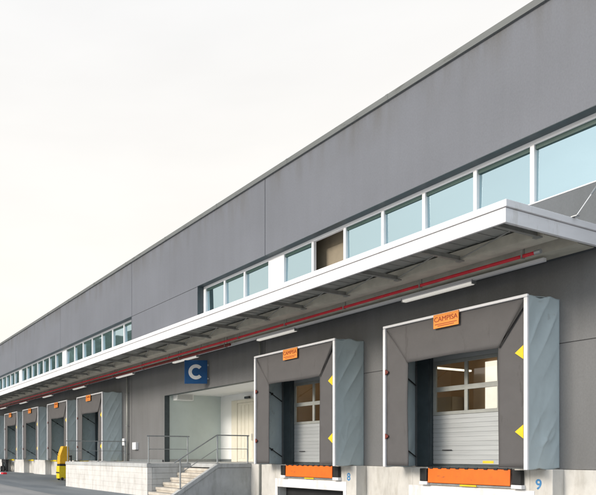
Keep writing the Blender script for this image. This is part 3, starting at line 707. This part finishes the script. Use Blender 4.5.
mb = MB(); mb.box(-.02, .06, -.02, .02, -.3, -.24); mb.box(-.02, .06, -.02, .02, .24, .3); mb.build('bracket', 'steel', sg)

def downpipe(x, label):
    t = thing('downpipe', label, 'pipe', (x, W-.10, 0), 'pipes on the facade')
    mb = MB(); mb.tube([(0, 0, .02 if x > -20 else 1.21), (0, 0, 5.7)], .04, 12); mb.build('pipe', 'lightrail', t, smooth=True)
    mb = MB()
    for z in (1.6, 3.0, 4.6): mb.box(-.055, .055, -.045, .098, z-.015, z+.015)
    mb.build('clamp', 'steel', t)
downpipe(-17.2, 'thin grey vertical pipe between the entrance and the shelter right of the stairs')
downpipe(-27.62, 'thin grey vertical pipe behind the platform, left of the two wall boxes')
def wbox(x, z0, z1, wd, label):
    t = thing('wall_box', label, 'electrical box', (x, W, z0), 'boxes on the wall above the platform')
    mb = MB(); mb.box(-wd/2, wd/2, -.16, -.002, 0, z1-z0); mb.build('housing', 'white', t, bevel=.01)
    mb = MB(); mb.box(-wd/2+.02, wd/2-.02, -.168, -.161, .02, z1-z0-.02); mb.build('door', 'ceil', t, bevel=.003)
wbox(-26.75, 1.78, 2.14, .38, 'larger white electrical box low on the wall behind the platform')
wbox(-27.95, 2.0, 2.36, .24, 'small white electrical box on the wall beside the platform railing')
hb = thing('heater_unit', 'pale box unit hanging under the recess ceiling', 'heater', (-24.05, 14.85, 4.0))
mb = MB(); mb.box(.0, .34, -.45, .45, 0, .285); mb.build('housing', 'ceil', hb, bevel=.015)
mb = MB()
for q in range(5): mb.box(.341, .35, -.4, .4, .04+q*.045, .06+q*.045)
mb.build('grille', 'lightrail', hb)
es = thing('emergency_lamp', 'small dark lamp box above the cream double door', 'lamp', (-21.9, 16.98, 4.06))
mb = MB(); mb.box(-.17, .17, -.09, 0, -.045, .05); mb.build('housing', 'black', es, bevel=.01)
mb = MB(); mb.box(-.14, .14, -.097, -.091, -.03, .02); mb.build('lamp_cover', 'frame', es)

# ------------------------------------------------------------------ yellow machine and far bits
mc = thing('pallet_stacker', 'yellow and orange pallet stacker parked before the docks', 'pallet stacker', (-33.0, 12.45, gz(-33.0)))
mb = MB(); mb.box(-.27, .27, -.40, .38, .10, .86); mb.build('chassis', 'yellow', mc, bevel=.03)
mb = MB(); mb.prism([(-.37, .98), (.30, .98), (.30, 2.04), (-.12, 2.06), (-.34, 1.5)], 'x', -.24, .24); mb.build('hood', 'machine', mc, bevel=.05)
mb = MB(); mb.box(-.25, .25, -.35, .30, .861, .979); mb.box(-.28, .28, -.41, -.401, .42, .50); mb.build('bumper_band', 'black', mc, bevel=.01)
mb = MB(); mb.box(-.30, -.22, .39, .46, .1, 1.5); mb.box(.22, .30, .39, .46, .1, 1.5); mb.box(-.219, .219, .40, .45, 1.4, 1.48); mb.build('mast', 'black', mc)
for s in (-1, 1): mb = MB(); mb.box(s*.22-.07, s*.22+.07, .47, 1.1, .09, .15); mb.build('fork', 'steel', mc)
for s in (-1, 1): mb = MB(); mb.tube([(s*.31-.04, -.2, .09), (s*.31+.04, -.2, .09)], .09, 16); mb.build('wheel', 'seam', mc)
mb = MB(); mb.tube([(0, -.37, 1.5), (0, -.62, 1.72), (-.14, -.66, 1.76)], .02, 8); mb.build('handle', 'black', mc); mc.scale = (.9, .9, .95)

dk = thing('tail_hoist', 'dark steel hoist stowed under the farthest dock at the photo edge', 'hoist', (-48.4, 13.3, .2))
mb = MB(); mb.box(-.85, .35, -.15, .12, .72, 1.0); mb.box(-.85, -.70, -.12, .1, 0, .72); mb.box(.2, .35, -.12, .1, 0, .72); mb.build('frame', 'black', dk, bevel=.02)
mb = MB(); mb.tube([(-.55, -.05, .05), (.1, -.05, .75)], .05, 10); mb.tube([(.1, -.05, .05), (-.55, -.05, .75)], .05, 10); mb.build('scissor_arm', 'frame', dk)
for s in (-.6, .1): mb = MB(); mb.tube([(s, -.28, .22), (s, -.16, .22)], .22, 20); mb.build('wheel', 'seam', dk)

mk = thing('floor_marker', 'small red and white striped marker lying on the asphalt', 'marker', (-41.6, 11.2, .204))
mb = MB(); mb.box(-.55, -.05, -.14, .14, 0, .12); mb.build('white_block', 'white', mk, bevel=.02)
mb = MB(); mb.box(-.04, .55, -.14, .14, 0, .12); mb.build('red_block', 'red', mk, bevel=.02)
